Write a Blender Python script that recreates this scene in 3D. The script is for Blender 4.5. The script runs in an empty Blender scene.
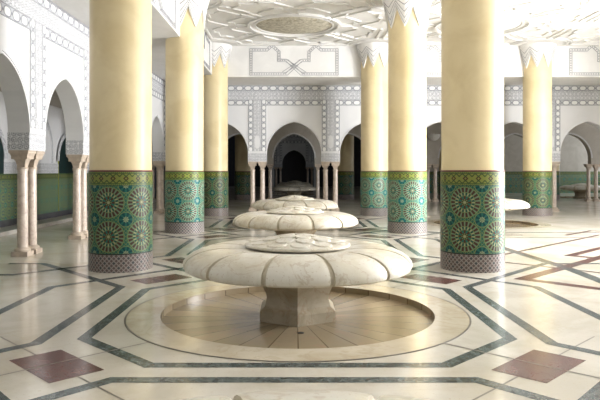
import bpy, bmesh, math, random
from mathutils import Vector, Matrix
random.seed(7)
PI = math.pi
C = bpy.context.scene.collection
scene = bpy.context.scene

# ------------------------------------------------------------------ shader helpers
class E:
    """a scalar socket with arithmetic that writes Math nodes"""
    def __init__(s, nt, sock): s.nt, s.s = nt, sock
    def op(s, o, *b, clamp=False):
        n = s.nt.nodes.new('ShaderNodeMath'); n.operation = o; n.use_clamp = clamp
        for i, q in enumerate((s,) + b):
            if isinstance(q, E): s.nt.links.new(q.s, n.inputs[i])
            else: n.inputs[i].default_value = q
        return E(s.nt, n.outputs[0])
    def __add__(s, b): return s.op('ADD', b)
    __radd__ = __add__
    def __sub__(s, b): return s.op('SUBTRACT', b)
    def __mul__(s, b): return s.op('MULTIPLY', b)
    __rmul__ = __mul__
    def __truediv__(s, b): return s.op('DIVIDE', b)
    def frac(s): return s.op('FRACT')
    def abs(s): return s.op('ABSOLUTE')
    def cos(s): return s.op('COSINE')
    def gt(s, b): return s.op('GREATER_THAN', b)
    def lt(s, b): return s.op('LESS_THAN', b)
    def sqrt(s): return s.op('SQRT')
    def atan2(s, b): return s.op('ARCTAN2', b)
    def inv(s): return (s * -1.0) + 1.0
    def max(s, b): return s.op('MAXIMUM', b)
    def min(s, b): return s.op('MINIMUM', b)
    def between(s, a, b): return s.gt(a) * s.lt(b)
    def sm(s, a, b):
        n = s.nt.nodes.new('ShaderNodeMapRange'); n.interpolation_type = 'SMOOTHSTEP'
        s.nt.links.new(s.s, n.inputs[0]); n.inputs[1].default_value = a; n.inputs[2].default_value = b
        return E(s.nt, n.outputs[0])

def hyp(a, b): return (a*a + b*b).sqrt()

def new_mat(name, rough=0.5, spec=0.5):
    m = bpy.data.materials.new(name); m.use_nodes = True
    nt = m.node_tree; b = nt.nodes['Principled BSDF']
    b.inputs['Roughness'].default_value = rough
    b.inputs['Specular IOR Level'].default_value = spec
    return m, nt, b

def mix(nt, fac, a, b):
    n = nt.nodes.new('ShaderNodeMix'); n.data_type = 'RGBA'
    ins = [i for i in n.inputs if i.type == 'RGBA']
    if isinstance(fac, E): nt.links.new(fac.s, n.inputs[0])
    else: n.inputs[0].default_value = fac
    for q, i in ((a, ins[0]), (b, ins[1])):
        if isinstance(q, tuple): i.default_value = (*q, 1)
        else: nt.links.new(q, i)
    return [o for o in n.outputs if o.type == 'RGBA'][0]

def noise(nt, scale, detail=3, rough=.5, vec=None, dist=0.0):
    n = nt.nodes.new('ShaderNodeTexNoise'); n.inputs['Scale'].default_value = scale
    n.inputs['Detail'].default_value = detail; n.inputs['Roughness'].default_value = rough
    n.inputs['Distortion'].default_value = dist
    if vec is not None: nt.links.new(vec, n.inputs['Vector'])
    return E(nt, n.outputs['Fac'])

def obj_coord(nt):
    n = nt.nodes.new('ShaderNodeTexCoord'); return n.outputs['Object']

def geo_pos(nt):
    n = nt.nodes.new('ShaderNodeNewGeometry'); return n.outputs['Position']

def uv(nt):
    n = nt.nodes.new('ShaderNodeUVMap'); n.uv_map = 'UVMap'
    s = nt.nodes.new('ShaderNodeSeparateXYZ'); nt.links.new(n.outputs[0], s.inputs[0])
    return E(nt, s.outputs[0]), E(nt, s.outputs[1])

def bump(nt, b, h, strength=.3, dist=.01):
    n = nt.nodes.new('ShaderNodeBump'); n.inputs['Strength'].default_value = strength
    n.inputs['Distance'].default_value = dist
    nt.links.new(h.s, n.inputs['Height']); nt.links.new(n.outputs[0], b.inputs['Normal'])

def stone(name, c1, c2, rough=.3, scale=2.0, c3=None, vein=.0, spec=.5, bmp=0, fine=None):
    """mottled stone: two tones by noise, thin veins in c3, fine specks"""
    m, nt, b = new_mat(name, rough, spec)
    v = geo_pos(nt)
    col = mix(nt, noise(nt, scale, 5, .6, v, .6).sm(.38, .66), c1, c2)
    if c3:
        n = noise(nt, scale*.8, 4, .6, v, 1.2)
        col = mix(nt, (n - .5).abs().sm(.03, .0) * vein, col, c3)
    if fine:
        col = mix(nt, noise(nt, 38, 3, .6, v).sm(.60, .70) * fine, col, c3 or c2)
    nt.links.new(col, b.inputs['Base Color'])
    if bmp: bump(nt, b, noise(nt, 30, 4, .6, v), bmp, .01)
    return m

# zellige mosaic -----------------------------------------------------------------
def zellige(name, P, z0, z1, z2, pal, rough=.4):
    """u,v in metres: lozenge plinth to z0, rosettes to z1, knotted border to z2"""
    m, nt, b = new_mat(name, rough, .3)
    u, v = uv(nt)
    pu = ((u/P).frac() - .5) * P; pv = (((v - z0)/P).frac() - .5) * P
    qu = ((u/P + .5).frac() - .5) * P; qv = (((v - z0)/P + .5).frac() - .5) * P
    r = hyp(pu, pv); a = pv.atan2(pu); r2 = hyp(qu, qv); a2 = qv.atan2(qu)
    k = P/.534
    w = P/9
    la = (((pu + pv)/w).frac() - .5).abs(); lb = (((pu - pv)/w).frac() - .5).abs()
    col = mix(nt, ((pu/(w*2)).cos()).gt(0), pal['bg'], pal['bg2'])
    chk = (((pu + pv)/w).frac() - .5) * (((pu - pv)/w).frac() - .5)
    col = mix(nt, chk.gt(.02), pal['bg'], pal['bg2'])
    col = mix(nt, la.lt(.075).max(lb.lt(.075)), col, pal['line'])
    # outer petals
    pet = (a*22).cos()
    ros = mix(nt, pet.gt(-.3), mix(nt, .45, pal['bg2'], pal['line2']), pal['p1'])
    ros = mix(nt, r.lt(.158*k), ros, mix(nt, ((a + .196)*16).cos().gt(-.2), pal['line2'], pal['p2']))
    ros = mix(nt, r.lt(.105*k), ros, mix(nt, (a*8).cos().gt(-.1), pal['bg2'], pal['p3']))
    ros = mix(nt, r.lt(.052*k), ros, mix(nt, (a*8).cos().gt(0), pal['p1'], pal['line']))
    ros = mix(nt, r.lt(.022*k), ros, pal['line2'])
    ros = mix(nt, (r - .158*k).abs().lt(.005*k).max((r - .105*k).abs().lt(.005*k)), ros, pal['line'])
    col = mix(nt, r.lt(.238*k), col, ros)
    col = mix(nt, (r - .240*k).abs().lt(.007*k), col, pal['line'])
    st = mix(nt, (a2*8).cos().gt(0), pal['s1'], pal['s2'])
    st = mix(nt, r2.lt(.045*k), st, mix(nt, (a2*8).cos().gt(-.2), pal['s2'], pal['line2']))
    col = mix(nt, r2.lt(.115*k), col, st)
    col = mix(nt, (r2 - .115*k).abs().lt(.006*k), col, pal['line'])
    # border
    if z2 > z1:
        h = z2 - z1
        bu = ((u/.2).frac() - .5) * .2; bv = v - (z1 + h*.5)
        d = bu.abs() + bv.abs()
        bc = mix(nt, d.lt(.045), pal['y'], pal['p1'])
        bc = mix(nt, d.lt(.02), bc, pal['y'])
        bc = mix(nt, (bv.abs() - .055 + (bu*62.8).cos()*.02).abs().lt(.012), bc, pal['yd'])
        bc = mix(nt, bv.abs().gt(h*.36), bc, mix(nt, ((u/.03).frac()).gt(.5), pal['y'], pal['yg']))
        bc = mix(nt, (bv.abs() - h*.36).abs().lt(.005), bc, pal['yd'])
        bc = mix(nt, bv.abs().gt(h*.47), bc, pal['dk'])
        col = mix(nt, v.gt(z1), col, bc)
    if z0 > .05:
        s = .075
        a1 = ((u + v)/s).frac(); b1 = ((u - v)/s).frac()
        line = (a1 - .5).abs().gt(.36).max((b1 - .5).abs().gt(.36))
        pc = mix(nt, line, pal['b1'], pal['b2'])
        cell = (((u + v)/(s*2)).frac().gt(.5)) * (((u - v)/(s*2)).frac().gt(.5))
        pc = mix(nt, cell * line.inv(), pc, pal['b3'])
        pc = mix(nt, v.gt(z0 - .02), pc, pal['dk'])
        col = mix(nt, v.lt(z0), col, pc)
    nt.links.new(col, b.inputs['Base Color'])
    g = noise(nt, 60, 2, .5, geo_pos(nt))
    bump(nt, b, g, .25, .004)
    return m

PAL_G = dict(bg=(0.010,0.062,0.034), bg2=(0.018,0.13,0.095), line=(0.155,0.205,0.075), line2=(0.30,0.31,0.16), p1=(0.054,0.023,0.016),
             p2=(0.009,0.065,0.047), p3=(0.065,0.029,0.018), s1=(0.000,0.043,0.047), s2=(0.014,0.108,0.086), y=(0.194,0.209,0.043), yd=(0.036,0.072,0.022),
             yg=(0.072,0.137,0.043), dk=(0.022,0.025,0.022), b1=(0.115,0.086,0.076), b2=(0.288,0.252,0.230), b3=(0.058,0.065,0.065))
PAL_T = dict(bg=(0.008,0.105,0.08), bg2=(0.03,0.24,0.185), line=(0.24,0.33,0.20), line2=(0.38,0.43,0.30), p1=(0.094,0.047,0.032),
             p2=(0.011,0.130,0.108), p3=(0.079,0.047,0.032), s1=(0.000,0.086,0.094), s2=(0.022,0.194,0.180), y=(0.245,0.288,0.058), yd=(0.050,0.094,0.036),
             yg=(0.108,0.259,0.101), dk=(0.036,0.043,0.036), b1=(0.137,0.115,0.104), b2=(0.331,0.302,0.288), b3=(0.079,0.079,0.079))
PAL_B = dict(bg=(.003,.035,.06), bg2=(.015,.17,.17), line=(.32,.36,.08), line2=(.42,.42,.12), p1=(.015,.025,.10),
             p2=(.008,.12,.12), p3=(.02,.03,.10), s1=(.0,.04,.08), s2=(.015,.24,.24), y=(.18,.20,.05), yd=(.02,.06,.04),
             yg=(.05,.16,.08), dk=(.01,.03,.03), b1=(.05,.05,.06), b2=(.09,.09,.1), b3=(.03,.03,.04))
PCOL = 2*PI*.515/6
M_TILE = {'g': zellige('zellige_green', PCOL, .30, .30+2*PCOL, 1.60, PAL_G),
          't': zellige('zellige_turquoise', PCOL, .30, .30+2*PCOL, 1.60, PAL_T),
          'b': zellige('zellige_blue', .40, .0, 1.08, 1.26, PAL_B)}

# carved plaster -------------------------------------------------------------------
def carved(name, H, ovals=True, Lf=.42):
    m, nt, b = new_mat(name, .7, .3)
    u, v = uv(nt)
    white = (.84,.84,.85); grey = (.30,.31,.34); mid = (.55,.56,.59)
    # filigree of stars
    s = H*.19
    cu = ((u/s).frac() - .5); cv = ((v/s).frac() - .5)
    rr = hyp(cu, cv); aa = cv.atan2(cu)
    wave = rr + (aa*8).cos()*.05
    vo = nt.nodes.new('ShaderNodeTexVoronoi'); vo.feature = 'DISTANCE_TO_EDGE'; vo.inputs['Scale'].default_value = 26
    n = nt.nodes.new('ShaderNodeUVMap'); n.uv_map = 'UVMap'; nt.links.new(n.outputs[0], vo.inputs['Vector'])
    ve = E(nt, vo.outputs['Distance'])
    fil = mix(nt, ve.sm(.03, .14), mid, white)
    fil = mix(nt, (wave - .36).abs().lt(.05), fil, (.32,.33,.36))
    fil = mix(nt, rr.lt(.10), fil, grey)
    hgt = ve.sm(.02, .14)
    if ovals:
        L = H*Lf; o0 = H*.135
        ou = ((u/L).frac() - .5)*L
        va = (v - H*.5).abs()              # symmetric
        ov = va - (H*.5 - o0)
        ex = (ou.abs()/(L*.36)).op('POWER', 2.6) + (ov.abs()/(H*.10)).op('POWER', 2.6)
        row = mix(nt, ex.lt(1.0), mid, (.86,.86,.86))
        row = mix(nt, ex.between(.85, 1.55), row, grey)
        inrow = va.gt(H*.5 - 2*o0)
        kn = (hyp((((u/L + .5).frac()) - .5)*L, ov)).lt(H*.035)
        row = mix(nt, kn, row, grey)
        col = mix(nt, inrow, fil, row)
        col = mix(nt, (va - (H*.5 - 2*o0)).abs().lt(.009).max(va.gt(H*.5 - .014)), col, grey)
        hgt = (hgt * inrow.inv()) + (inrow * ex.lt(1.0))
    else:
        col = fil
    nt.links.new(col, b.inputs['Base Color'])
    bump(nt, b, hgt, .5, .012)
    return m
M_CARV = carved('carved_plaster_band', .80)
M_CARVV = carved('carved_plaster_strip', .72, True, .33)
M_CARVB = carved('carved_plaster_block', .6, False)

M = {}
M['plaster'] = stone('white_plaster', (.80,.80,.81), (.77,.77,.78), .6, .8, spec=.25)
M['ceil'] = stone('ceiling_plaster', (.80,.79,.77), (.74,.73,.71), .6, 1.0, spec=.25)
M['shaft'] = stone('yellow_polished_plaster', (.79,.665,.41), (.72,.59,.34), .36, 1.3, spec=.35)
M['capital'] = stone('white_capital', (.82,.81,.79), (.76,.75,.73), .6, 6, spec=.25)
M['incise'] = stone('grey_incised_line', (.34,.34,.36), (.26,.26,.28), .7, 6)
M['line'] = stone('pale_grey_relief', (.36,.36,.38), (.30,.30,.32), .7, 6)
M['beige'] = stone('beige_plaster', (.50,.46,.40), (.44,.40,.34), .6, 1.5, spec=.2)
M['red'] = stone('red_glaze', (.20,.035,.03), (.16,.03,.03), .4, 8)
M['pink'] = stone('pink_marble', (.72,.62,.53), (.60,.49,.41), .25, 5, (.45,.33,.27), .5)
M['pinkcap'] = stone('beige_carved_stone', (.60,.50,.40), (.50,.41,.33), .55, 9)
M['green_inlay'] = stone('dark_green_marble', (.045,.06,.062), (.10,.125,.12), .2, 9, (.26,.29,.28), .6)
M['red_inlay'] = stone('maroon_marble', (.10,.036,.030), (.15,.058,.046), .18, 7, (.19,.12,.11), .4)
M['joint'] = stone('dark_joint', (.16,.14,.11), (.12,.10,.08), .4, 7)
M['floor'] = stone('cream_marble_floor', (.68,.64,.555), (.55,.505,.41), .16, .7, (.52,.44,.31), .18, spec=.45, fine=.7)
M['ring'] = stone('beige_marble_ring', (.66,.59,.46), (.57,.49,.36), .14, 1.6, (.46,.36,.24), .35, spec=.5, fine=.3)
M['bowl'] = stone('cream_marble_bowl', (.80,.76,.665), (.68,.625,.50), .28, 2.6, (.42,.29,.15), .35, spec=.4, fine=.45)
M['ped'] = stone('shaded_marble_pedestal', (.52,.455,.34), (.40,.34,.24), .3, 3.5, (.34,.20,.12), .35, spec=.4, fine=.3)  # tan tone carries the bowl's shade on the pedestal
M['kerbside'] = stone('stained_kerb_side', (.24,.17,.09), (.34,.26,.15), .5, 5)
M['groove'] = stone('tan_groove', (.50,.44,.32), (.60,.54,.42), .4, 6)  # grooves in a darker tan than the bowl
M['dark'] = stone('dark_stone_shade', (.05,.05,.06), (.08,.08,.09), .35, 3)
M['wood_shade'] = stone('near_black_wood_shade', (.012,.012,.016), (.02,.02,.025), .5, 6)  # window frames; also painted darkness at the end of the far hall
M['step'] = stone('worn_pale_stone', (.45,.42,.38), (.37,.34,.30), .3, 3)
M['medal'] = stone('carved_beige_medallion', (.60,.56,.46), (.33,.30,.22), .7, 9, bmp=.8)  # brown mottling stands in for shadow patches in the carving
M['alabaster'] = stone('alabaster', (.72,.70,.66), (.62,.60,.56), .4, 6)
M['drain'] = stone('black_drain_hole', (.01,.01,.01), (.015,.015,.015), .5, 6)

def basin_mat():
    m, nt, b = new_mat('radial_marble_basin', .22, .5)
    tc = obj_coord(nt); s = nt.nodes.new('ShaderNodeSeparateXYZ'); nt.links.new(tc, s.inputs[0])
    x, y = E(nt, s.outputs[0]), E(nt, s.outputs[1])
    a = y.atan2(x)/(2*PI)*28; r = hyp(x, y)
    wn = nt.nodes.new('ShaderNodeTexWhiteNoise'); wn.noise_dimensions = '1D'
    nt.links.new(a.op('FLOOR').s, wn.inputs['W'])
    f = E(nt, wn.outputs['Value'])
    col = mix(nt, f, (.27,.21,.12), (.40,.32,.21))
    g = noise(nt, 3.5, 4, .6, tc, 1.0)
    col = mix(nt, g.sm(.5, .75)*.45, col, (.42,.25,.17))
    col = mix(nt, noise(nt, 14, 4, .6, tc).sm(.52, .7)*.35, col, (.30,.24,.15))
    col = mix(nt, (a.frac() - .5).abs().gt(.475), col, (.15,.11,.06))
    nt.links.new(col, b.inputs['Base Color'])
    return m
M['basin'] = basin_mat()

# ------------------------------------------------------------------ mesh helpers
class MB:
    def __init__(s): s.v, s.f, s.m, s.uv = [], [], [], []
    def face(s, pts, mi=0, uvs=None):
        i = len(s.v); s.v += [tuple(p) for p in pts]
        s.f.append(tuple(range(i, i+len(pts)))); s.m.append(mi)
        s.uv.append(uvs if uvs else [(0,0)]*len(pts))
    def box(s, c, d, rz=0, mi=0, T=None):
        x, y, z = d[0]/2, d[1]/2, d[2]/2
        R = Matrix.Rotation(rz, 3, 'Z')
        P = [Vector(c) + R @ Vector((i*x, j*y, k*z)) for k in (-1,1) for (i,j) in ((-1,-1),(1,-1),(1,1),(-1,1))]
        if T: P = [Vector(T(*p)) for p in P]
        for q in ((3,2,1,0),(4,5,6,7),(0,1,5,4),(1,2,6,5),(2,3,7,6),(3,0,4,7)): s.face([P[k] for k in q], mi)
    def lathe(s, prof, n=32, c=(0,0,0), mi=0, off=0, uvr=None):
        """prof: list of (r,z) or (function of angle)"""
        pts = []
        for (r, z) in prof:
            pts.append([(c[0]+(r(t) if callable(r) else r)*math.cos(t), c[1]+(r(t) if callable(r) else r)*math.sin(t),
                         c[2]+(z(t) if callable(z) else z)) for t in [off+2*PI*k/n for k in range(n)]])
        for j in range(len(prof)-1):
            for k in range(n):
                k2 = (k+1) % n
                us = None
                if uvr:
                    u0, u1 = uvr*2*PI*k/n, uvr*2*PI*(k+1)/n
                    us = [(u0, prof[j][1]), (u1, prof[j][1]), (u1, prof[j+1][1]), (u0, prof[j+1][1])]
                s.face([pts[j][k], pts[j][k2], pts[j+1][k2], pts[j+1][k]], mi, us)
        return pts
    def build(s, name, mats, parent=None, smooth=None, loc=None, merge=True):
        me = bpy.data.meshes.new(name); me.from_pydata(s.v, [], s.f)
        if not isinstance(mats, (list, tuple)): mats = [mats]
        for m in mats: me.materials.append(m)
        ul = me.uv_layers.new(name='UVMap')
        li = 0
        for fi, p in enumerate(me.polygons):
            p.material_index = s.m[fi]
            for q in s.uv[fi]:
                ul.data[li].uv = q; li += 1
        bm = bmesh.new(); bm.from_mesh(me)
        if merge: bmesh.ops.remove_doubles(bm, verts=bm.verts, dist=1e-4)
        bmesh.ops.dissolve_degenerate(bm, dist=1e-5, edges=bm.edges)
        bmesh.ops.recalc_face_normals(bm, faces=bm.faces)
        bm.to_mesh(me); bm.free()
        if smooth:
            for p in me.polygons: p.use_smooth = True
            me.set_sharp_from_angle(angle=smooth)
        o = bpy.data.objects.new(name, me); C.objects.link(o)
        if loc: o.location = loc
        if parent: o.parent = parent
        return o

def tag(o, label=None, cat=None, group=None, kind=None):
    if label: o['label'] = label
    if cat: o['category'] = cat
    if group: o['group'] = group
    if kind: o['kind'] = kind
    return o
def empty(name, loc, rz=0):
    o = bpy.data.objects.new(name, None); C.objects.link(o); o.location = loc; o.rotation_euler = (0,0,rz)
    o.empty_display_size = .1
    return o
def kids(o): return [c for c in bpy.data.objects if c.parent == o]
def copy_tree(o, parent=None):
    ch = kids(o); c = o.copy(); C.objects.link(c)
    if parent: c.parent = parent
    for q in ch: copy_tree(q, c)
    return c

# ------------------------------------------------------------------ layout numbers
FC = [7.12, 13.07, 19.02]                # floor pattern centres along the nave
FOUNT = [(.04, 1.385), (.04, 7.08), (.03, 12.85), (.02, 18.6), (.02, 36.0), (5.9, 19.0), (17.7, 37.8), (.02, 43.4), (.02, 49.2)]
ZC, ZB = 6.2, 5.06
WL = -4.95                                # nave-side face of left arcade
WB = 24.7                                 # near face of back arcade
W2 = 32.8
W3 = 57.6

# ------------------------------------------------------------------ floor
X0, X1, Y0, Y1 = -9.2, 24.0, -3.0, 66.0
HOLE = 1.545; CELL = 2.0
mb = MB()
cells = [(x-CELL, y-CELL, x+CELL, y+CELL) for x, y in FOUNT]
c0, c1 = cells[0], cells[1]
xs = sorted({X0, X1, *[c[0] for c in cells], *[c[2] for c in cells]})
ys = sorted({Y0, Y1, *[c[1] for c in cells], *[c[3] for c in cells]})
for i in range(len(xs)-1):
    for j in range(len(ys)-1):
        mx, my = (xs[i]+xs[i+1])/2, (ys[j]+ys[j+1])/2
        if any(c[0] < mx < c[2] and c[1] < my < c[3] for c in cells): continue
        mb.face([(xs[i],ys[j],0),(xs[i+1],ys[j],0),(xs[i+1],ys[j+1],0),(xs[i],ys[j+1],0)])
def sq_ring(mb, cx, cy, half, r, z, mi=0, n=96):
    pts = []
    for k in range(n):
        t = 2*PI*k/n; ct, st = math.cos(t), math.sin(t); s = half/max(abs(ct), abs(st))
        pts.append(((cx+ct*s, cy+st*s, z), (cx+ct*r, cy+st*r, z)))
    for k in range(n):
        a, b = pts[k], pts[(k+1) % n]
        mb.face([a[0], b[0], b[1], a[1]], mi)
for (x, y) in FOUNT: sq_ring(mb, x, y, CELL, HOLE, 0)

def clip_poly(pts, axis, val, keep_gt):
    out = []
    for i in range(len(pts)):
        a, b = pts[i], pts[(i+1) % len(pts)]
        ia = (a[axis] >= val) == keep_gt; ib = (b[axis] >= val) == keep_gt
        if ia: out.append(a)
        if ia != ib:
            t = (val-a[axis])/(b[axis]-a[axis]); out.append(tuple(a[k]+(b[k]-a[k])*t for k in range(len(a))))
    return out
def strip(pl, w, mi, z=.0012, clip=None, closed=False):
    """mitred flat band along a polyline"""
    n = len(pl); L, R = [], []
    for i in range(n):
        p = Vector(pl[i])
        a = Vector(pl[i-1]) if (i > 0 or closed) else None
        b = Vector(pl[(i+1) % n]) if (i < n-1 or closed) else None
        d1 = (p-a).normalized() if a is not None else None
        d2 = (b-p).normalized() if b is not None else None
        if d1 is None: d1 = d2
        if d2 is None: d2 = d1
        n1 = Vector((-d1.y, d1.x)); n2 = Vector((-d2.y, d2.x)); m = (n1+n2).normalized()
        k = (w/2)/max(.3, m.dot(n1))
        L.append(p+m*k); R.append(p-m*k)
    for i in range(n if closed else n-1):
        j = (i+1) % n
        q = [(v.x, v.y, z) for v in (L[i], R[i], R[j], L[j])]
        if clip:
            for (ax, val, g) in clip:
                q = clip_poly(q, ax, val, g)
                if len(q) < 3: break
        if len(q) >= 3: mb.face(q, mi)
BW = .125
P = 5.95
LC = [(0, WL+.0, True)] ; LC = [(0, WL, True)]
bays = [(-P, FC[0]-P), (-P, FC[0]), (-P, FC[1]), (-P, FC[2]), (0, FC[0]-P), (0, FC[0]), (0, FC[1]), (0, FC[2]), (P, FC[0]-P), (P, FC[0]), (P, FC[2])]
def has(c): return any(abs(c[0]-b[0]) < .1 and abs(c[1]-b[1]) < .1 for b in bays)
for (cx, cy) in bays:
    a, h = 1.23, 2.04
    o8 = [(a,-h),(h,-a),(h,a),(a,h),(-a,h),(-h,a),(-h,-a),(-a,-h)]
    if cx == 0: strip([(cx+x+.03, cy+y) for x, y in o8], BW, 1, closed=True, clip=LC)
    e, g = 1.4, 2.4
    for (sx, sy) in ((1,1),(1,-1),(-1,1),(-1,-1)):
        # straight side, then a diagonal link round the column to the band of the next bay
        if cx == 0:
            PX = 5.75
            strip([(cx, cy+sy*g), (cx+sx*e, cy+sy*g), (sx*(PX-g), cy+sy*(P-e)), (sx*(PX-g), cy+sy*P)], BW, 1, z=.0013, clip=LC)
            if not (sx > 0 and abs(cy-FC[1]) < .1 and sy < 0):
                strip([(cx+sx*g, cy), (cx+sx*g, cy+sy*e), (sx*(PX-e), cy+sy*(P-g)), (sx*PX, cy+sy*(P-g))], BW, 1, z=.0016, clip=LC)
            else:
                strip([(cx+sx*g, cy), (cx+sx*g, cy+sy*e), (sx*3.4, cy+sy*2.4)], BW, 1, z=.0016)
        # maroon oblong with a joint across
        if cx != 0: continue
        qx, qy = cx+sx*2.0+.03, cy+sy*2.04
        ux, uy = Vector((sx, sy)).normalized(), Vector((sx, -sy)).normalized()
        q = [Vector((qx,qy))+ux*.225*i+uy*.40*j for i, j in ((-1,-1),(1,-1),(1,1),(-1,1))]
        qq = clip_poly([(v.x, v.y, .0019) for v in q], 0, WL, True)
        if len(qq) > 2: mb.face(qq, 2)
        # joints
        s45 = Vector((sx, sy)).normalized()
        c = Vector((cx, cy))
        strip([c+s45*1.90, c+s45*3.95], .02, 3, z=.0023, clip=LC)
        m_ = Vector((qx, qy))
        strip([m_+uy*.40, m_+uy*1.25], .017, 3, z=.0008, clip=LC)
        strip([m_-uy*.40, m_-uy*1.25], .017, 3, z=.0008, clip=LC)
    for t in (0, PI/2, PI, -PI/2):
        dv = Vector((math.cos(t), math.sin(t)))
        if abs(dv.x) > .5: strip([Vector((cx,cy))+dv*1.99, Vector((cx,cy))+dv*2.0], .012, 3, z=.0007, clip=LC)
# long slab joints in the aisles
for yy in (10.05, 16.0, 22.0, 4.1):
    strip([(WL, yy), (-3.6, yy)], .02, 3, z=.0005)
# large star of maroon and green bands in the right hand aisle (open bay)
cx, cy = 7.6, 13.35
def R_(pts, mi, w, z): strip(pts, w, mi, z=z)
for k in range(2):
    mir = (lambda p: p) if k == 0 else (lambda p: (2*8.92-p[0], p[1]))
    S = lambda pts: [mir(p) for p in pts]
    R_(S([(8.92,3.63),(3.40,9.15),(8.92,14.67)]), 2, .20, .0014)
    R_(S([(3.70,10.85),(8.92,5.63)]), 2, .09, .0017)
    R_(S([(8.92,16.72),(3.95,11.75),(3.40,11.2)]), 2, .10, .0019)
    R_(S([(8.92,8.03),(5.25,11.70),(8.92,15.37)]), 2, .17, .0021)
    R_(S([(4.42,7.2),(4.52,10.2),(4.30,14.2)]), 1, .20, .0024)
    R_(S([(4.58,10.2),(4.42,13.2)]), 2, .05, .0027)
    R_(S([(5.6,8.2),(8.92,8.35)]), 1, .12, .0026)
R_([(3.4,14.9),(14,14.9)], 1, .08, .0011)
R_([(3.4,16.1),(14,16.1)], 1, .12, .0011)
R_([(6.8,15.4),(8.0,16.6),(9.2,15.4)], 2, .12, .0029)
floor = mb.build('floor', [M['floor'], M['green_inlay'], M['red_inlay'], M['joint']], merge=False)
tag(floor, kind='structure')

# ------------------------------------------------------------------ fountains
def make_fountain(x, y, label, group, lily=True):
    root = tag(empty('fountain', (x, y, -.07)), label, 'fountain', group)
    zo = .07
    # sunk basin
    m = MB(); m.lathe([(.02, 0), (.8, 0), (HOLE-.004, .0)], 84); 
    m.lathe([(HOLE-.004, 0), (HOLE-.004, zo-.002)], 84)
    m.build('sunken_basin', M['basin'], root, .6)
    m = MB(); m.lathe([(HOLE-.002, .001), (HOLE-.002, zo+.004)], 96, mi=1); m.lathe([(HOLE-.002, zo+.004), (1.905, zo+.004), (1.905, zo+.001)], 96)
    m.build('basin_kerb', [M['ring'], M['kerbside']], root, .5)
    m = MB(); m.lathe([(1.905, zo+.0015), (1.905, zo+.0045), (1.925, zo+.0045), (1.925, zo+.0015)], 96)
    m.build('kerb_joint', M['joint'], root)
    m = MB(); m.lathe([(.0001, .003), (.035, .003), (.035, .0005)], 16, c=(.03, -.72, 0))
    m.build('drain', M['drain'], root)
    # hexagonal pedestal, one arris towards the viewer
    m = MB()
    m.lathe([(.02,.001),(.485,.001),(.485,.115),(.465,.135),(.425,.16),(.40,.24),(.405,.30),(.44,.37),(.485,.44),(.505,.485),(.02,.485)], 6, off=PI/2)
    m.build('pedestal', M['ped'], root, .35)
    # twelve petalled bowl
    def lob(t, k):
        u = ((t/(PI/6)) % 1.0) - .5            # grooves at multiples of 30deg + 15 handled by offset
        return 1 - k*(abs(2*u)**5)
    O = PI/12
    def R(r, k): return lambda t: r*lob(t - O - 0, k)
    def Z(z, d): return lambda t: z - d*(abs(2*(((t-O)/(PI/6)) % 1.0 - .5))**7)
    prof = [(.44, .46), (.80, .50), (R(1.05,.006), .545), (R(1.19,.014), .556), (R(1.255,.018), .565), (R(1.295,.02), .585), (R(1.308,.022), .62),
            (R(1.298,.022), .66), (R(1.268,.02), Z(.70,.002)), (R(1.215,.018), Z(.74,.004)), (R(1.135,.014), Z(.776,.007)), (R(1.03,.01), Z(.802,.008)),
            (R(.90,.006), Z(.816,.008)), (.75, Z(.816,.006)), (.60, Z(.80,.004)), (.35, .79)]
    angs, gro = [], []
    for k in range(12):
        for j, (d, g) in enumerate(((-1.1,1),(-.8,1),(.8,1),(1.1,0),(2.2,0),(3.6,0),(5.4,0),(7.6,0),(10,0),(12.5,0),(15,0),(17.5,0),(20,0),(22.4,0),(24.6,0),(26.4,0),(27.8,0))):
            angs.append(O + PI/6*k + math.radians(d)); gro.append(g)
    m = MB(); rows = []
    for (r, z) in prof:
        row = []
        for t in angs:
            rr = r(t) if callable(r) else r; zz = z(t) if callable(z) else z
            d = abs(((t - O + PI/12) % (PI/6)) - PI/12)
            if rr > .6: rr -= .022*(d < .0145); zz -= .014*(d < .0145)*(zz > .7)
            row.append((rr*math.cos(t), rr*math.sin(t), zz))
        rows.append(row)
    n = len(angs)
    for j in range(len(rows)-1):
        for k in range(n):
            k2 = (k+1) % n
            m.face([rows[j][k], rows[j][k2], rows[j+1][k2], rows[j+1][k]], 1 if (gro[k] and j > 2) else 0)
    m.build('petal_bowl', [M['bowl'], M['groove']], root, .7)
    # domed centre slab with overlapping scales
    m = MB(); m.lathe([(.50,.79),(.56,.812),(.596,.818),(.604,.826),(.604,.842),(.592,.850),(.53,.858),(.42,.876),(.28,.902),(.14,.923),(.0005,.93)], 96)
    if lily:
        for (rr, n, s, off) in ((.45, 11, .112, .2), (.30, 8, .108, .28), (.15, 5, .095, .1)):
            for k in range(n):
                t = 2*PI*k/n + off
                c = Vector((rr*math.cos(t), rr*math.sin(t), 0))
                zc = .928 - .118*(rr/.6)**1.35
                er, et = Vector((math.cos(t), math.sin(t), 0)), Vector((-math.sin(t), math.cos(t), 0))
                top, bot, mid = [], [], []
                for q in range(16):
                    a = 2*PI*q/16
                    px, py = math.cos(a)*s*1.05, math.sin(a)*s
                    p = c + er*px + et*py
                    zt = zc + .026 - px*.12
                    top.append((c.x+(p.x-c.x)*.9, c.y+(p.y-c.y)*.9, zt+.006)); mid.append((p.x, p.y, zt-.004)); bot.append((p.x, p.y, zt - .05))
                m.face(top)
                for q in range(16):
                    q2 = (q+1) % 16
                    m.face([mid[q], mid[q2], top[q2], top[q]]); m.face([bot[q], bot[q2], mid[q2], mid[q]])
    m.build('carved_dome', M['bowl'], root, .45)
    return root
GF = 'petal bowl fountains in a row down the hall'
f1 = make_fountain(*FOUNT[1], 'large nearest cream marble fountain with lobed bowl on hexagonal pedestal, centre of the hall', GF)
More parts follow.
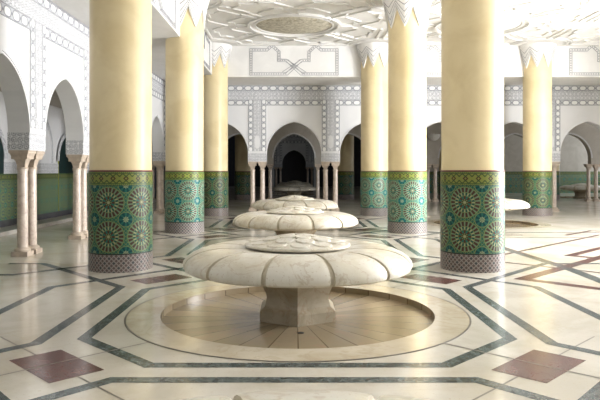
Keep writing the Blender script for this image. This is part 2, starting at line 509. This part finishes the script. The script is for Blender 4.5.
for i, lab in ((0, 'fountain cut off by the bottom edge of the picture, only its rim shows'),
               (2, 'second cream marble fountain, directly behind the large nearest one'),
               (3, 'third marble fountain in the central row, last one before the back arcade'),
               (4, 'dim grey fountain just inside the central arch, largest of those beyond it'),
               (5, 'white bowl fountain in the right aisle, peeping out behind the near right column'),
               (7, 'fifth dim fountain, beyond the one just inside the central arch'),
               (8, 'farthest dim fountain, right in front of the black doorway'),
               (6, 'small dark fountain seen through the arch at the far right')):
    c = copy_tree(f1); c.location = (FOUNT[i][0], FOUNT[i][1], -.07); c['label'] = lab

# ------------------------------------------------------------------ big columns
def make_column(pal):
    root = empty('tiled_pier', (0,0,0))
    m = MB(); m.lathe([(.5145, 0), (.5145, .30), (.515, .31), (.515, 1.60)], 72, uvr=.515, mi=0)
    m.lathe([(.515, 1.60), (.49, 1.605)], 72, mi=1)
    m.build('tile_cladding', [M_TILE[pal], M['red']], root, .5)
    m = MB(); m.lathe([(.49,1.598),(.509,1.602),(.513,1.61),(.509,1.620),(.49,1.622)], 64)
    m.build('red_glazed_ring', M['red'], root, .8)
    m = MB(); m.lathe([(.498, 1.60), (.498, 5.3), (.49, 6.18)], 72)
    m.build('shaft', M['shaft'], root, .5)
    # capital of pointed plaster leaves that flare to the ceiling
    N = 8; n = 128
    def low(t):
        u = (t/(2*PI)*N) % 1.0; return 5.34 + .50*abs(2*u-1)**1.15*1.0
    m = MB()
    layers = 9; rows = []
    for j in range(layers+1):
        f = j/layers; row = []
        for k in range(n):
            t = 2*PI*k/n; u = (t/(2*PI)*N) % 1.0
            z = low(t) + (ZC - .01 - low(t))*f
            fl = (z-5.3)/.9
            ridge = .018*(1-abs(2*u-1)) * (1-fl*.3)
            r = .512 + .15*max(0, fl)**1.7 + ridge
            row.append((r*math.cos(t), r*math.sin(t), z))
        rows.append(row)
    for j in range(layers):
        for k in range(n):
            k2 = (k+1) % n; m.face([rows[j][k], rows[j][k2], rows[j+1][k2], rows[j+1][k]])
    for k in range(n):                      # return of the leaf edge to the shaft
        k2 = (k+1) % n
        a, b = rows[0][k], rows[0][k2]; s = .485
        ia = (math.cos(2*PI*k/n)*s, math.sin(2*PI*k/n)*s, a[2]-.005); ib = (math.cos(2*PI*k2/n)*s, math.sin(2*PI*k2/n)*s, b[2]-.005)
        m.face([a, b, ib, ia])
    cap = m.build('capital', M['capital'], root, .7)
    m = MB()                                # incised chevrons that follow the leaves
    for lev in (.08, .26, .46, .68):
        prev = None
        for k in range(n*1+1):
            t = 2*PI*k/n; u = (t/(2*PI)*N) % 1.0
            z = low(t) + lev*(ZC-low(t))*.9
            fl = (z-5.3)/.9; ridge = .018*(1-abs(2*u-1))*(1-fl*.3)
            r = .512 + .15*max(0, fl)**1.7 + ridge + .004
            cur = ((r*math.cos(t), r*math.sin(t), z), ((r+.003)*math.cos(t), (r+.003)*math.sin(t), z+.022))
            if prev: m.face([prev[0], cur[0], cur[1], prev[1]])
            prev = cur
    m.build('incised_line', M['incise'], cap)
    return root
proto = {'g': make_column('g'), 't': make_column('t')}
used = set()
CX = 2.93
cols = [
 ('g', -2.87, 10.2, -6, 'near left round column with green tiled base and yellow shaft', ),
 ('g', 2.955, 10.2, 31, 'near right round column with green and brown tiled base, white light on its right side'),
 ('t', -2.90, 16.3, 20, 'second left round column, turquoise tiled base, shaft half white in the light'),
 ('t', 3.0, 16.3, 5, 'second right round column, turquoise tiled base, shaft nearly all white in the light'),
 ('g', -2.92, 22.5, 30, 'third left yellow column standing close behind the second left one'),
 ('t', 2.95, 22.5, 10, 'third right column just left of the second right one, before the back arcade'),
 ('g', 8.90, 22.5, 0, 'isolated yellow column at right before the arcade, beside a slim pink column'),
 ('g', -2.90, 35.4, 0, 'dim yellow column seen through the arch left of centre'),
 ('g', 2.95, 35.4, 0, 'dim pale column seen through the arch right of centre'),
 ('g', 8.85, 35.4, 0, 'shaded yellow column glimpsed through the arch left of the isolated right column'),
 ('g', 14.75, 35.4, 0, 'shaded column seen through the arch at the far right'),
]
for (pal, x, y, rot, lab) in cols:
    o = proto[pal] if pal not in used else copy_tree(proto[pal]); used.add(pal)
    o.location = (x, y, 0); o.rotation_euler = (0, 0, math.radians(rot))
    if y > 30:                              # lower hall: stop at its ceiling
        o.scale = (1, 1, 1)
    tag(o, lab, 'column', 'big round tiled columns')

# ------------------------------------------------------------------ slim arcade columns
def make_slim():
    root = empty('colonnette', (0,0,0))
    m = MB(); m.box((0,0,.045), (.30,.30,.09)); m.lathe([(.145,.09),(.15,.115),(.14,.14),(.115,.155),(.105,.17)], 24)
    m.build('base', M['pinkcap'], root, .5)
    m = MB(); m.lathe([(.100,.165),(.097,.9),(.090,1.62)], 24); m.lathe([(.100,1.62),(.104,1.635),(.100,1.65)], 24)
    m.build('shaft', M['pink'], root, .6)
    m = MB(); m.lathe([(.092,1.645),(.105,1.66),(.10,1.68),(.105,1.72),(.135,1.80),(.175,1.845)], 4, off=PI/4)
    m.lathe([(.095,1.645),(.11,1.66),(.10,1.68)], 20)
    m.box((0,0,1.86), (.30,.30,.05)); m.lathe([(.21,1.885),(.235,1.93),(.25,1.95)], 4, off=PI/4); m.box((0,0,1.972), (.37,.37,.05))
    m.build('capital', M['pinkcap'], root, .4)
    return root
slim0 = make_slim(); slim_used = [False]
def slim(x, y, lab, group):
    o = copy_tree(slim0) if slim_used[0] else slim0
    slim_used[0] = True
    o.location = (x, y, 0); tag(o, lab, 'column', group)

# ------------------------------------------------------------------ arcades
def arcade(name, T, s0, s1, piers, thick, ztop, a=None, front_m=None, zs=2.0, zspring=2.31, apex=3.6, pw=.74, name_parts=True, carve=True, back=True):
    """T(s,t,z): s along, t depth behind the near face. piers: centres along s"""
    m = MB()
    piers = sorted(piers); edges = []
    spans = []                       # openings
    for p, q in zip(piers[:-1], piers[1:]): spans.append((p+pw/2, q-pw/2))
    def quad(p, mi=0): m.face([T(*k) for k in p], mi)
    def solid(sa, sb, z):
        for t in (0, thick): quad([(sa,t,z),(sb,t,z),(sb,t,ztop),(sa,t,ztop)])
        quad([(sa,0,z),(sb,0,z),(sb,thick,z),(sa,thick,z)])
        quad([(sa,0,ztop),(sb,0,ztop),(sb,thick,ztop),(sa,thick,ztop)])
    for p in piers: solid(p-pw/2, p+pw/2, zs)
    if s0 < piers[0]-pw/2: solid(s0, piers[0]-pw/2, 0)
    if s1 > piers[-1]+pw/2: solid(piers[-1]+pw/2, s1, 0)
    mold = MB()
    for (sa, sb) in spans:
        c = (sa+sb)/2; h = (sb-sa)/2; rise = apex-zspring; cc = (rise*rise-h*h)/(2*h); Rr = h+cc
        N = 18; pts = [(sa, zs)]
        for i in range(N+1):
            # left arc, centre at c+cc
            th0 = PI; th1 = PI - math.acos(cc/Rr)
            th = th0 + (th1-th0)*i/N
            pts.append((c+cc+Rr*math.cos(th), zspring+Rr*math.sin(th)))
        pts += [(2*c-x, z) for x, z in pts[::-1][1:]]
        for (x1, z1), (x2, z2) in zip(pts[:-1], pts[1:]):
            if abs(x2-x1) > 1e-5:
                for t in (0, thick): quad([(x1,t,z1),(x2,t,z2),(x2,t,ztop),(x1,t,ztop)])
            quad([(x1,0,z1),(x2,0,z2),(x2,thick,z2),(x1,thick,z1)])
            quad([(x1,0,ztop),(x2,0,ztop),(x2,thick,ztop),(x1,thick,ztop)])
        # raised bead round the arch
        def offp(x, z, d):
            dx, dz = x-c, z-(zspring)
            L = math.hypot(dx, max(dz, 0)) or 1
            return (x+dx/L*d, z+(max(dz,0)/L)*d)
        ar = [p for p in pts if p[1] >= zspring-1e-6]
        for (d0, d1) in ((.0, .035), (.055, .07)):
            for p, q in zip(ar[:-1], ar[1:]):
                A, B, Cc, D_ = offp(*p, d0), offp(*q, d0), offp(*q, d1), offp(*p, d1)
                e = -.014
                mold.face([T(A[0],e,A[1]), T(B[0],e,B[1]), T(Cc[0],e,Cc[1]), T(D_[0],e,D_[1])])
                mold.face([T(A[0],e,A[1]), T(B[0],e,B[1]), T(B[0],.001,B[1]), T(A[0],.001,A[1])])
                mold.face([T(D_[0],e,D_[1]), T(Cc[0],e,Cc[1]), T(Cc[0],.001,Cc[1]), T(D_[0],.001,D_[1])])
    w = m.build(name, M['plaster'] if not front_m else front_m)
    tag(w, kind='structure')
    mold.build('arch_moulding', M['plaster'], w)
    if carve:
        f = MB(); z0 = 4.25; z1 = z0+.80; e = -.02
        def panel(mb, sa, sb, za, zb, e, vert, H):
            uvs = [(sa, 0), (sb, 0), (sb, H), (sa, H)] if not vert else [(za, 0), (za, H), (zb, H), (zb, 0)]
            mb.face([T(sa,e,za), T(sb,e,za), T(sb,e,zb), T(sa,e,zb)], 0, uvs)
            for P4 in ([(sa,e,za),(sb,e,za),(sb,.0,za),(sa,.0,za)], [(sa,e,zb),(sb,e,zb),(sb,0,zb),(sa,0,zb)],
                       [(sa,e,za),(sa,e,zb),(sa,0,zb),(sa,0,za)], [(sb,e,za),(sb,e,zb),(sb,0,zb),(sb,0,za)]):
                mb.face([T(*k) for k in P4], 0, [(0,H*.5)]*4)
        panel(f, s0, s1, z0, z1, e, False, .80)
        f.build('carved_frieze', M_CARV, w, merge=False)
        for p in piers:
            if p-pw/2 < s0 or p+pw/2 > s1: continue
            f = MB(); panel(f, p-.36, p+.36, 2.42, z0+.215, e-.004, True, .72)
            f.build('carved_strip', M_CARVV, w, merge=False)
            f = MB()
            # carved impost block wrapped on all four sides
            za, zb = 2.01, 2.33; g = .006
            for side in range(4):
                if side == 0: Q = [(p-pw/2-g,-g,za),(p+pw/2+g,-g,za),(p+pw/2+g,-g,zb),(p-pw/2-g,-g,zb)]; L = pw
                elif side == 1: Q = [(p-pw/2-g,-g,za),(p-pw/2-g,thick+g,za),(p-pw/2-g,thick+g,zb),(p-pw/2-g,-g,zb)]; L = thick
                elif side == 2: Q = [(p+pw/2+g,-g,za),(p+pw/2+g,thick+g,za),(p+pw/2+g,thick+g,zb),(p+pw/2+g,-g,zb)]; L = thick
                else: Q = [(p-pw/2-g,thick+g,za),(p+pw/2+g,thick+g,za),(p+pw/2+g,thick+g,zb),(p-pw/2-g,thick+g,zb)]; L = pw
                f.face([T(*k) for k in Q], 0, [(0,0),(L,0),(L,.3),(0,.3)])
            f.build('carved_impost', M_CARVB, w, merge=False)
            # tall white cartouche at the foot of the strip
            f = MB(); pts = []
            for q in range(20):
                t = 2*PI*q/20; pts.append((p+.11*math.cos(t)*abs(math.cos(t))**-.35*(1 if abs(math.cos(t))>.01 else 0), 2.78+.26*math.sin(t)))
            f.face([T(x, e-.012, z) for x, z in pts])
            f.build('cartouche', M['plaster'], w)
    return w
TB = lambda s, t, z: (s, WB+t, z)
TL = lambda s, t, z: (WL-t, s, z)
T2 = lambda s, t, z: (s, W2+t, z)
T3 = lambda s, t, z: (s, W3+t, z)
PB = [1.475+2.95*k for k in range(-2, 5)]
PL = [8.95, 11.87, 14.80, 17.75, 20.70, 23.65]
TH = .40
wl = arcade('wall_left', TL, 7.4, 24.3, [6.0+0*1]+PL if False else PL, TH, ZB)
wb = arcade('wall_back', TB, -4.95, 14.0, [-4.425+0.0, -1.475, 1.475, 4.425, 7.375, 10.325, 13.275], TH, ZB)
P2 = [-7.375, -4.425, -1.475, 1.475, 4.425, 7.375, 10.325, 13.275, 16.225, 19.175]
w2 = arcade('wall_middle', T2, -8.6, 20.5, P2, TH, ZB, front_m=M['beige'], carve=False)  # beige instead of white: this arcade's shadow is put into its colour
w2['kind'] = 'structure'
w3 = arcade('wall_far', T3, -1.475-.8, 1.475+.8, [-1.475, 1.475], TH, ZB)
slab_far = True
# slim columns in pairs
GL, GB, G2 = 'slim columns of the left arcade', 'slim columns of the back arcade', 'slim columns beyond the back arcade'
nm = {11.87: 'the pair nearest the left edge of the picture', 14.80: 'the pair just left of the near left round column',
      23.65: 'the pair between near and second left round columns'}
for p in PL:
    if p not in nm: continue
    for d, w_ in ((-.2, 'front'), (.2, 'rear')):
        slim(WL-.2, p+d, f'{w_} pink slim column of {nm[p]}', GL)
for p in (17.75, 20.70, 8.95):
    if p == 8.95: continue
    for d in (-.2, .2): slim(WL-.2, p+d, 'pink marble slim column of left arcade hidden behind the near left big column', GL)
nb = {-1.475: 'left of the central arch', 1.475: 'right of the central arch'}
for p in (-1.475, 1.475):
    for d, w_ in ((-.2, 'left'), (.2, 'right')):
        slim(p+d, WB+.2, f'bright slim marble column {nb[p]}, {w_} one of its front pair', GB)
for p in (-4.425, 4.425, 7.375, 13.275):
    for d in (-.2, .2): slim(p+d, WB+.2, 'slim marble column of the back arcade hidden behind a big round column', GB)
slim(10.125, WB+.2, 'slim pink column half hidden behind the isolated yellow column at right', GB)
slim(10.525, WB+.2, 'slim pink column standing clear to the right of the isolated yellow column', GB)
lab2 = {-1.475: 'left side of', 1.475: 'right side of'}
for p in (-1.475, 1.475):
    for d, w_ in ((-.2, 'left'), (.2, 'right')):
        slim(p+d, W2+.2, f'darker slim column further back, {lab2[p]} central arch, {w_} of two', G2)
for d, w_ in ((-.2, 'left'), (.2, 'right')):
    slim(7.375+d, W2+.2, f'{w_} slim column below the bowl-shaped wall lamp', G2)
    slim(16.0+d, W2+.2, f'{w_} slim column at the right edge, seen through the far right arch', G2)
for p in (-7.375, -4.425, 4.425, 10.325, 13.275, 19.175):
    for d in (-.2, .2): slim(p+d, W2+.2, 'slim column of the middle arcade hidden behind nearer columns', G2)
for p, w_ in ((-1.475, 'left'), (1.475, 'right')):
    for d in (-.2, .2): slim(p+d, W3+.2, f'tiny slim column beside the distant black doorway, {w_} side', 'tiny slim columns at the black doorway')

# ------------------------------------------------------------------ beams and ceilings
def slab(name, lo, hi, mat, kind='structure', parent=None):
    m = MB(); m.box([(a+b)/2 for a, b in zip(lo, hi)], [b-a for a, b in zip(lo, hi)])
    o = m.build(name, mat, parent)
    if kind: tag(o, kind=kind)
    return o
XR = 12.6
slab('ceiling', (-2.93, -3, ZC), (XR, 22.5, ZC+.3), M['ceil'])
beamL = slab('trim_1', (-5.35, -3, ZB), (-2.93, 24.7, ZC+.3), M['ceil'])
beamB = slab('trim_2', (-2.93, 22.5, ZB), (14.4, 25.1, ZC+.3), M['ceil'])
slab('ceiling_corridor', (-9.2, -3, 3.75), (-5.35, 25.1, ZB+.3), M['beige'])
slab('ceiling_far', (-9.2, 25.1, ZB), (24, 32.8, ZB+.3), M['ceil'])
slab('ceiling_rear', (-9.2, 33.2, ZC), (24, 66, ZC+.3), M['ceil'])
slab('wall_upper', (-9.2, 32.8, ZB), (24, 33.2, ZC+.3), M['plaster'])
slab('wall_crown', (-9.2, W3, ZB), (24, W3+.4, ZC), M['plaster'])

# strapwork frames on the beams
def frame_lines(T, c, w, h, zc, parent, e=.012):
    m = MB()
    def seg(a, b, wd):
        A, B = Vector(a), Vector(b); d = (B-A).normalized(); n = Vector((-d.y, d.x))*wd/2
        P4 = [A-n, B-n, B+n, A+n]
        m.face([T(c+p.x, -e, zc+p.y) for p in P4])
        for i in range(4):
            p, q = P4[i], P4[(i+1) % 4]
            m.face([T(c+p.x,-e,zc+p.y), T(c+q.x,-e,zc+q.y), T(c+q.x,.001,zc+q.y), T(c+p.x,.001,zc+p.y)])
    K = .0366*w/3.25
    raw = [(-11,73),(8,60.5),(15,60.5),(15,52),(22,45.5),(27,50),(43,50),(43,74),(7,74),(-7,60.5)]
    for s in (-1, 1):
        pl = [Vector((s*px*K, 1.6+(171.5-py)*.0366 - zc)) for px, py in raw]
        N = []
        for i in range(len(pl)):
            d1 = (pl[i]-pl[i-1]).normalized() if i else (pl[1]-pl[0]).normalized()
            d2 = (pl[i+1]-pl[i]).normalized() if i < len(pl)-1 else d1
            n1, n2 = Vector((-d1.y, d1.x)), Vector((-d2.y, d2.x)); mm = (n1+n2).normalized()
            N.append(mm/max(.4, mm.dot(n1)))
        for off in (-.045, .045):
            q = [p+n*off for p, n in zip(pl, N)]
            for a, b in zip(q[:-1], q[1:]): seg(a, b, .018)
        for a, b in list(zip(pl[:-1], pl[1:]))[1:-1]:
            L = (b-a).length; cnt = max(1, int(L/.085)); d = (b-a)/L
            for k in range(cnt):
                p = a + d*(L*(k+.5)/cnt); seg(p-d*.018, p+d*.018, .035)
    return m.build('panel_moulding', M['line'], parent)
TBm = lambda s, t, z: (s, 22.5+t, z)
TLm = lambda s, t, z: (-2.93-t, s, z)
for c in (0.0, 5.9): frame_lines(TBm, c, 3.25, .86, 5.62, beamB)
frame_lines(TBm, 11.7, 3.25, .86, 5.62, beamB)
for c in (1.1, 7.1, 13.2, 19.4): frame_lines(TLm, c, 4.0, .80, 5.66, beamL)

# ceiling relief: interlaced star with stepped bars round a medallion
def ceiling_bay(cx, cy, first):
    m = MB()
    ZT = ZC
    def bar(a, b, w=.07, h=.08):
        w *= .72; h *= .6
        A, B = Vector(a), Vector(b); L = (B-A).length; c = (A+B)/2
        m.box((cx+c.x, cy+c.y, ZT-h/2+.002), (L+w*.6, w, h), math.atan2(B.y-A.y, B.x-A.x))
    for (r, w, h) in ((1.42,.09,.07),(1.22,.05,.05)):
        m.lathe([(r-w/2,.0),(r-w/2,-h),(r+w/2,-h),(r+w/2,0)], 64, c=(cx,cy,ZT+.001))
    def pol(r, deg): t = math.radians(deg); return (r*math.cos(t), r*math.sin(t))
    octant = [[(.12,1.42),(.12,1.85),(.35,1.85),(.35,2.02),(.55,2.02),(1.02,1.55),(1.02,1.38)],
              [(0,2.1),(.55,2.62),(.95,2.62),(.95,2.5),(1.5,2.5),(1.5,2.30),(1.75,2.05)],
              [(.93,1.12),(1.35,1.53),(1.30,1.60),(1.90,2.18),(2.05,2.18)]]
    for pl in octant:
        for sx in (-1, 1):
            for sy in (-1, 1):
                for sw in (0, 1):
                    q = [(x*sx, y*sy) if not sw else (y*sx, x*sy) for x, y in pl]
                    for a, b in zip(q[:-1], q[1:]): bar(a, b, .07, .07)
    # square frame lines at the bay edges, notched
    E_ = 2.93
    for s in (-1, 1):
        for (p, q) in (((-E_+1.0, s*(E_-.10)), (-.5, s*(E_-.10))), ((.5, s*(E_-.10)), (E_-1.0, s*(E_-.10)))):
            bar(p, q); bar((p[1], p[0]), (q[1], q[0]))
    for sx in (-1, 1):
        for sy in (-1, 1):
            # quarter rosette round the column head
            for (r, w) in ((1.05,.08),(.90,.05)):
                pts = []
                for i in range(13):
                    t = math.radians(90*i/12)
                    pts.append((sx*(E_-r*math.cos(t)), sy*(E_-r*math.sin(t))))
                for a, b in zip(pts[:-1], pts[1:]): bar(a, b, w, .07)
    o = m.build('ceiling_strapwork', M['ceil'], merge=False)
    tag(o, 'raised white plaster star strapwork ceiling relief ' + first, 'ceiling relief', 'ceiling reliefs')
    m2 = MB(); m2.lathe([(.0005,-.10),(.5,-.095),(1.0,-.06),(1.18,-.01),(1.19,0)], 64, c=(cx,cy,ZC))
    m2.build('medallion', M['medal'] if cx < 3 else M['capital'], o, .6)
ceiling_bay(0, 19.3, 'with a beige oval medallion')
ceiling_bay(5.9, 19.3, 'over the right aisle, white rosette')
ceiling_bay(0, 13.3, 'nearest the viewer, cut by the top edge')
ceiling_bay(11.8, 19.3, 'at the top right corner of the picture')

# thin dark cornice line over the left arcade
slab('trim_3', (WL-.02, 7.4, ZB-.05), (WL+.03, 24.6, ZB), M['incise'])

# ------------------------------------------------------------------ left corridor
XW = -7.9
wcor = slab('wall_corridor', (XW-.3, -3, 0), (XW, 32.8, ZB), M['plaster'])
pl = slab('trim_4', (XW, 2, 0), (-7.2, 32.8, .10), M['step'])
slab('baseboard_left', (XW, 2, .10), (XW+.03, 32.8, .28), M['dark'])  # plinth coloured dark to paint the shaded band above the step
m = MB(); ya, yb = 2, 32.8
m.face([(XW+.02, ya, .28), (XW+.02, yb, .28), (XW+.02, yb, 1.54), (XW+.02, ya, 1.54)], 0, [(ya,0),(yb,0),(yb,1.26),(ya,1.26)])
m.face([(XW+.02, ya, 1.54), (XW+.02, yb, 1.54), (XW, yb, 1.54), (XW, ya, 1.54)], 0, [(0,0)]*4)
dado = m.build('trim_5', M_TILE['b'], merge=False); tag(dado, kind='structure')
m = MB(); m.face([(XW+.025, ya, 1.54), (XW+.025, yb, 1.54), (XW+.025, yb, 1.86), (XW+.025, ya, 1.86)], 0, [(ya,0),(yb,0),(yb,.3),(ya,.3)])
m.face([(XW+.025, ya, 1.86), (XW+.025, yb, 1.86), (XW, yb, 1.86), (XW, ya, 1.86)], 0, [(0,0)]*4)
o = m.build('trim_6', M_CARVB, merge=False); tag(o, kind='structure')
# tiled blind arches on the corridor wall
def blind_arch(yc, lab, wd=2.1, spr=1.95, ap=2.8):
    def outline(k, n=14):
        h = wd/2*k; rise = (ap-spr)*k; cc = (rise*rise-h*h)/(2*h); R = h+cc; pts = []
        for i in range(n+1):
            th = PI + (-math.acos(cc/R))*i/n
            pts.append((yc+cc+R*math.cos(th), spr+R*math.sin(th)))
        return pts + [(2*yc-y, z) for y, z in pts[::-1][1:]]
    root = tag(empty('tiled_blind_arch', (0, 0, 0)), lab, 'wall arch', 'tiled blind arches on the corridor wall')
    e = XW+.045
    m = MB(); o1 = [(yc-wd/2, .28)]+outline(1)+[(yc+wd/2, .28)]
    m.face([(e, y, z) for y, z in o1], 0, [(y, z-.28) for y, z in o1])
    for a, b in zip(o1[:-1], o1[1:]): m.face([(e,a[0],a[1]),(e,b[0],b[1]),(XW,b[0],b[1]),(XW,a[0],a[1])], 0, [(0,0)]*4)
    m.build('tile_panel', M_TILE['b'], root, merge=False)
    m = MB(); A, B = outline(1), outline(1.16)
    for i in range(len(A)-1): m.face([(e+.02,A[i][0],A[i][1]),(e+.02,A[i+1][0],A[i+1][1]),(e+.02,B[i+1][0],B[i+1][1]),(e+.02,B[i][0],B[i][1])], 0, [(A[i][0],0),(A[i+1][0],0),(B[i+1][0],.1),(B[i][0],.1)])
    m.build('carved_surround', M_CARVB, root, merge=False)
blind_arch(21.6, 'pointed blue green tiled arch seen through the second left arch')
blind_arch(15.6, 'blue green tiled arch hidden mostly behind the nearest slim column pair')
# plaster niches
def niche(yc, lab):
    wd, spr, ap = 1.5, 2.3, 3.3
    def outline(k, n=14):
        h = wd/2*k; rise = (ap-spr)*k; cc = (rise*rise-h*h)/(2*h); R = h+cc; pts = []
        for i in range(n+1):
            th = PI + (-math.acos(cc/R))*i/n
            pts.append((yc+cc+R*math.cos(th), spr+R*math.sin(th)))
        return pts + [(2*yc-y, z) for y, z in pts[::-1][1:]]
    m = MB(); A, B = [(yc-wd/2,1.87)]+outline(1)+[(yc+wd/2,1.87)], [(yc-wd/2*1.14,1.87)]+outline(1.14)+[(yc+wd/2*1.14,1.87)]
    e = XW+.05
    for i in range(len(A)-1):
        m.face([(e,A[i][0],A[i][1]),(e,A[i+1][0],A[i+1][1]),(e,B[i+1][0],B[i+1][1]),(e,B[i][0],B[i][1])], 0, [(A[i][1],0),(A[i+1][1],0),(B[i+1][1],.12),(B[i][1],.12)])
        m.face([(e,A[i][0],A[i][1]),(e,A[i+1][0],A[i+1][1]),(XW,A[i+1][0],A[i+1][1]),(XW,A[i][0],A[i][1])])
        m.face([(e,B[i][0],B[i][1]),(e,B[i+1][0],B[i+1][1]),(XW,B[i+1][0],B[i+1][1]),(XW,B[i][0],B[i][1])])
    o = m.build('niche_surround', M_CARVB, wcor, merge=False)
niche(19.2, 'carved grey arch surround on the white wall, seen through second left arch')
niche(14.6, 'carved grey arch surround on the white wall, seen through first left arch')

# ------------------------------------------------------------------ far hall
slab('wall_end', (-9.2, 65.6, 0), (24, 66, ZC), M['wood_shade'])  # near-black colour stands for the unlit depth of the hall
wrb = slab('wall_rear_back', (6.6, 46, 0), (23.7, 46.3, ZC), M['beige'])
m = MB(); m.face([(6.6,45.98,0),(23.7,45.98,0),(23.7,45.98,1.6),(6.6,45.98,1.6)], 0, [(0,0),(17.1,0),(17.1,1.26),(0,1.26)])
m.face([(6.6,45.98,1.6),(23.7,45.98,1.6),(23.7,46,1.6),(6.6,46,1.6)], 0, [(0,0)]*4)
tag(m.build('trim_7', M_TILE['b'], merge=False), kind='structure')
# near-black sheet painting the unlit room behind the far arch, dark sides
m = MB()
m.box((0, W3+.55, 1.8), (2.6, .08, 3.6))
for x in (-.9, -.3, .3, .9): m.box((x, W3+.50, 1.8), (.45, .03, 3.2))
d = m.build('shade_sheet', M['wood_shade']); tag(d, kind='structure')
slab('wall_rear_left', (-9.2, 33.2, 0), (-8.9, W3, ZC), M['dark'])  # dark colour here and opposite paints the hall's unlit sides
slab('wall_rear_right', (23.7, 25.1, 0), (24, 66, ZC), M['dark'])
for s, (a, b) in enumerate(((-8.9, -6.2), (3.9, 7.2))):
    pass
# bowl shaped wall lamp over the middle arcade pier
lamp = tag(empty('wall_lamp', (7.375, W2, 3.45)), 'bowl-shaped wall lamp seen through the arch left of the near right column', 'wall lamp')
m = MB(); m.lathe([(.0005,-.24),(.08,-.23),(.20,-.16),(.30,-.04),(.34,.08),(.345,.10),(.325,.10),(.29,-.02),(.18,-.13),(.0005,-.18)], 32, c=(0,-.36,0))
m.build('bowl', M['alabaster'], lamp, .6)
m = MB(); m.box((0,-.03,0), (.22,.05,.32)); m.box((0,-.18,-.14), (.05,.30,.05))
m.build('bracket', M['capital'], lamp)

# ------------------------------------------------------------------ right wall with windows
m = MB()
wins = [(1.0, 4.6), (5.6, 9.2), (10.4, 15.2), (18.2, 20.8)]
ya = -3.0
for i, (a, b) in enumerate(wins + [(24.7, None)]):
    m.box((XR+.15, (ya+a)/2, ZC/2), (.3, a-ya, ZC))
    if b:
        m.box((XR+.15, (a+b)/2, .25), (.3, b-a, .5)); m.box((XR+.15, (a+b)/2, 5.85), (.3, b-a, .7)); ya = b
wr = m.build('wall_right', M['plaster']); tag(wr, kind='structure')
for i, (a, b) in enumerate(wins):
    m = MB()
    for y in (a+.04, (a+b)/2, b-.04): m.box((XR+.15, y, 3.0), (.08, .08, 5.0))
    for z in (.54, 3.6, 5.46): m.box((XR+.15, (a+b)/2, z), (.08, b-a, .08))
    tag(m.build(f'window_{i+1}', M['wood_shade']), kind='structure')

# ------------------------------------------------------------------ light
def area(name, loc, rot, sx, sy, power, col=(1,1,1), spread=PI):
    l = bpy.data.lights.new(name, 'AREA'); l.shape = 'RECTANGLE'; l.size = sx; l.size_y = sy; l.energy = power; l.color = col
    l.spread = spread
    o = bpy.data.objects.new(name, l); C.objects.link(o); o.location = loc; o.rotation_euler = rot
    return o
RX = (0, PI/2, 0)   # faces -X
area('daylight_main', (XR+.45, 12.8, 3.0), RX, 5.0, 4.7, 3000, (.97,.98,1))
area('daylight_side', (XR+.45, 7.4, 3.0), RX, 5.0, 3.6, 750, (.97,.98,1))
area('daylight_near', (XR+.45, 2.8, 3.0), RX, 5.0, 3.6, 120, (.97,.98,1))
area('fill_back', (XR+.45, 19.5, 3.0), RX, 5.0, 2.5, 60, (.97,.98,1))  # added weak fill to lift the back wall
area('fill_front', (1.0, -3.2, 3.2), (PI/2, 0, 0), 9, 5, 40, (.95,.98,1))  # added fill from behind the camera, no source there
area('fill_corridor', (23.0, 29, 2.6), RX, 4, 6, 330, (.97,.98,1))  # added fill for the corridor, no opening behind it
area('fill_rear_hall', (23.5, 45, 3.2), RX, 4, 14, 420, (.9,.95,1))  # added fill for the rear hall, set before a solid wall
w = bpy.data.worlds.new('World'); scene.world = w; w.use_nodes = True
bg = w.node_tree.nodes['Background']; bg.inputs[0].default_value = (.80,.90,1.0,1); bg.inputs[1].default_value = .12

# ------------------------------------------------------------------ camera
cam = bpy.data.cameras.new('camera'); co = bpy.data.objects.new('camera', cam); C.objects.link(co)
co.location = (0, 0, 1.6); co.rotation_euler = (PI/2, 0, 0)
cam.sensor_width = 36; cam.lens = 36.9; cam.shift_x = 6/600; cam.shift_y = -28.5/600; cam.clip_start = .05; cam.clip_end = 200
scene.camera = co
scene.view_settings.view_transform = 'Standard'; scene.view_settings.look = 'None'
scene.view_settings.exposure = 0.25; scene.view_settings.gamma = 1
scene.view_settings.use_curve_mapping = False
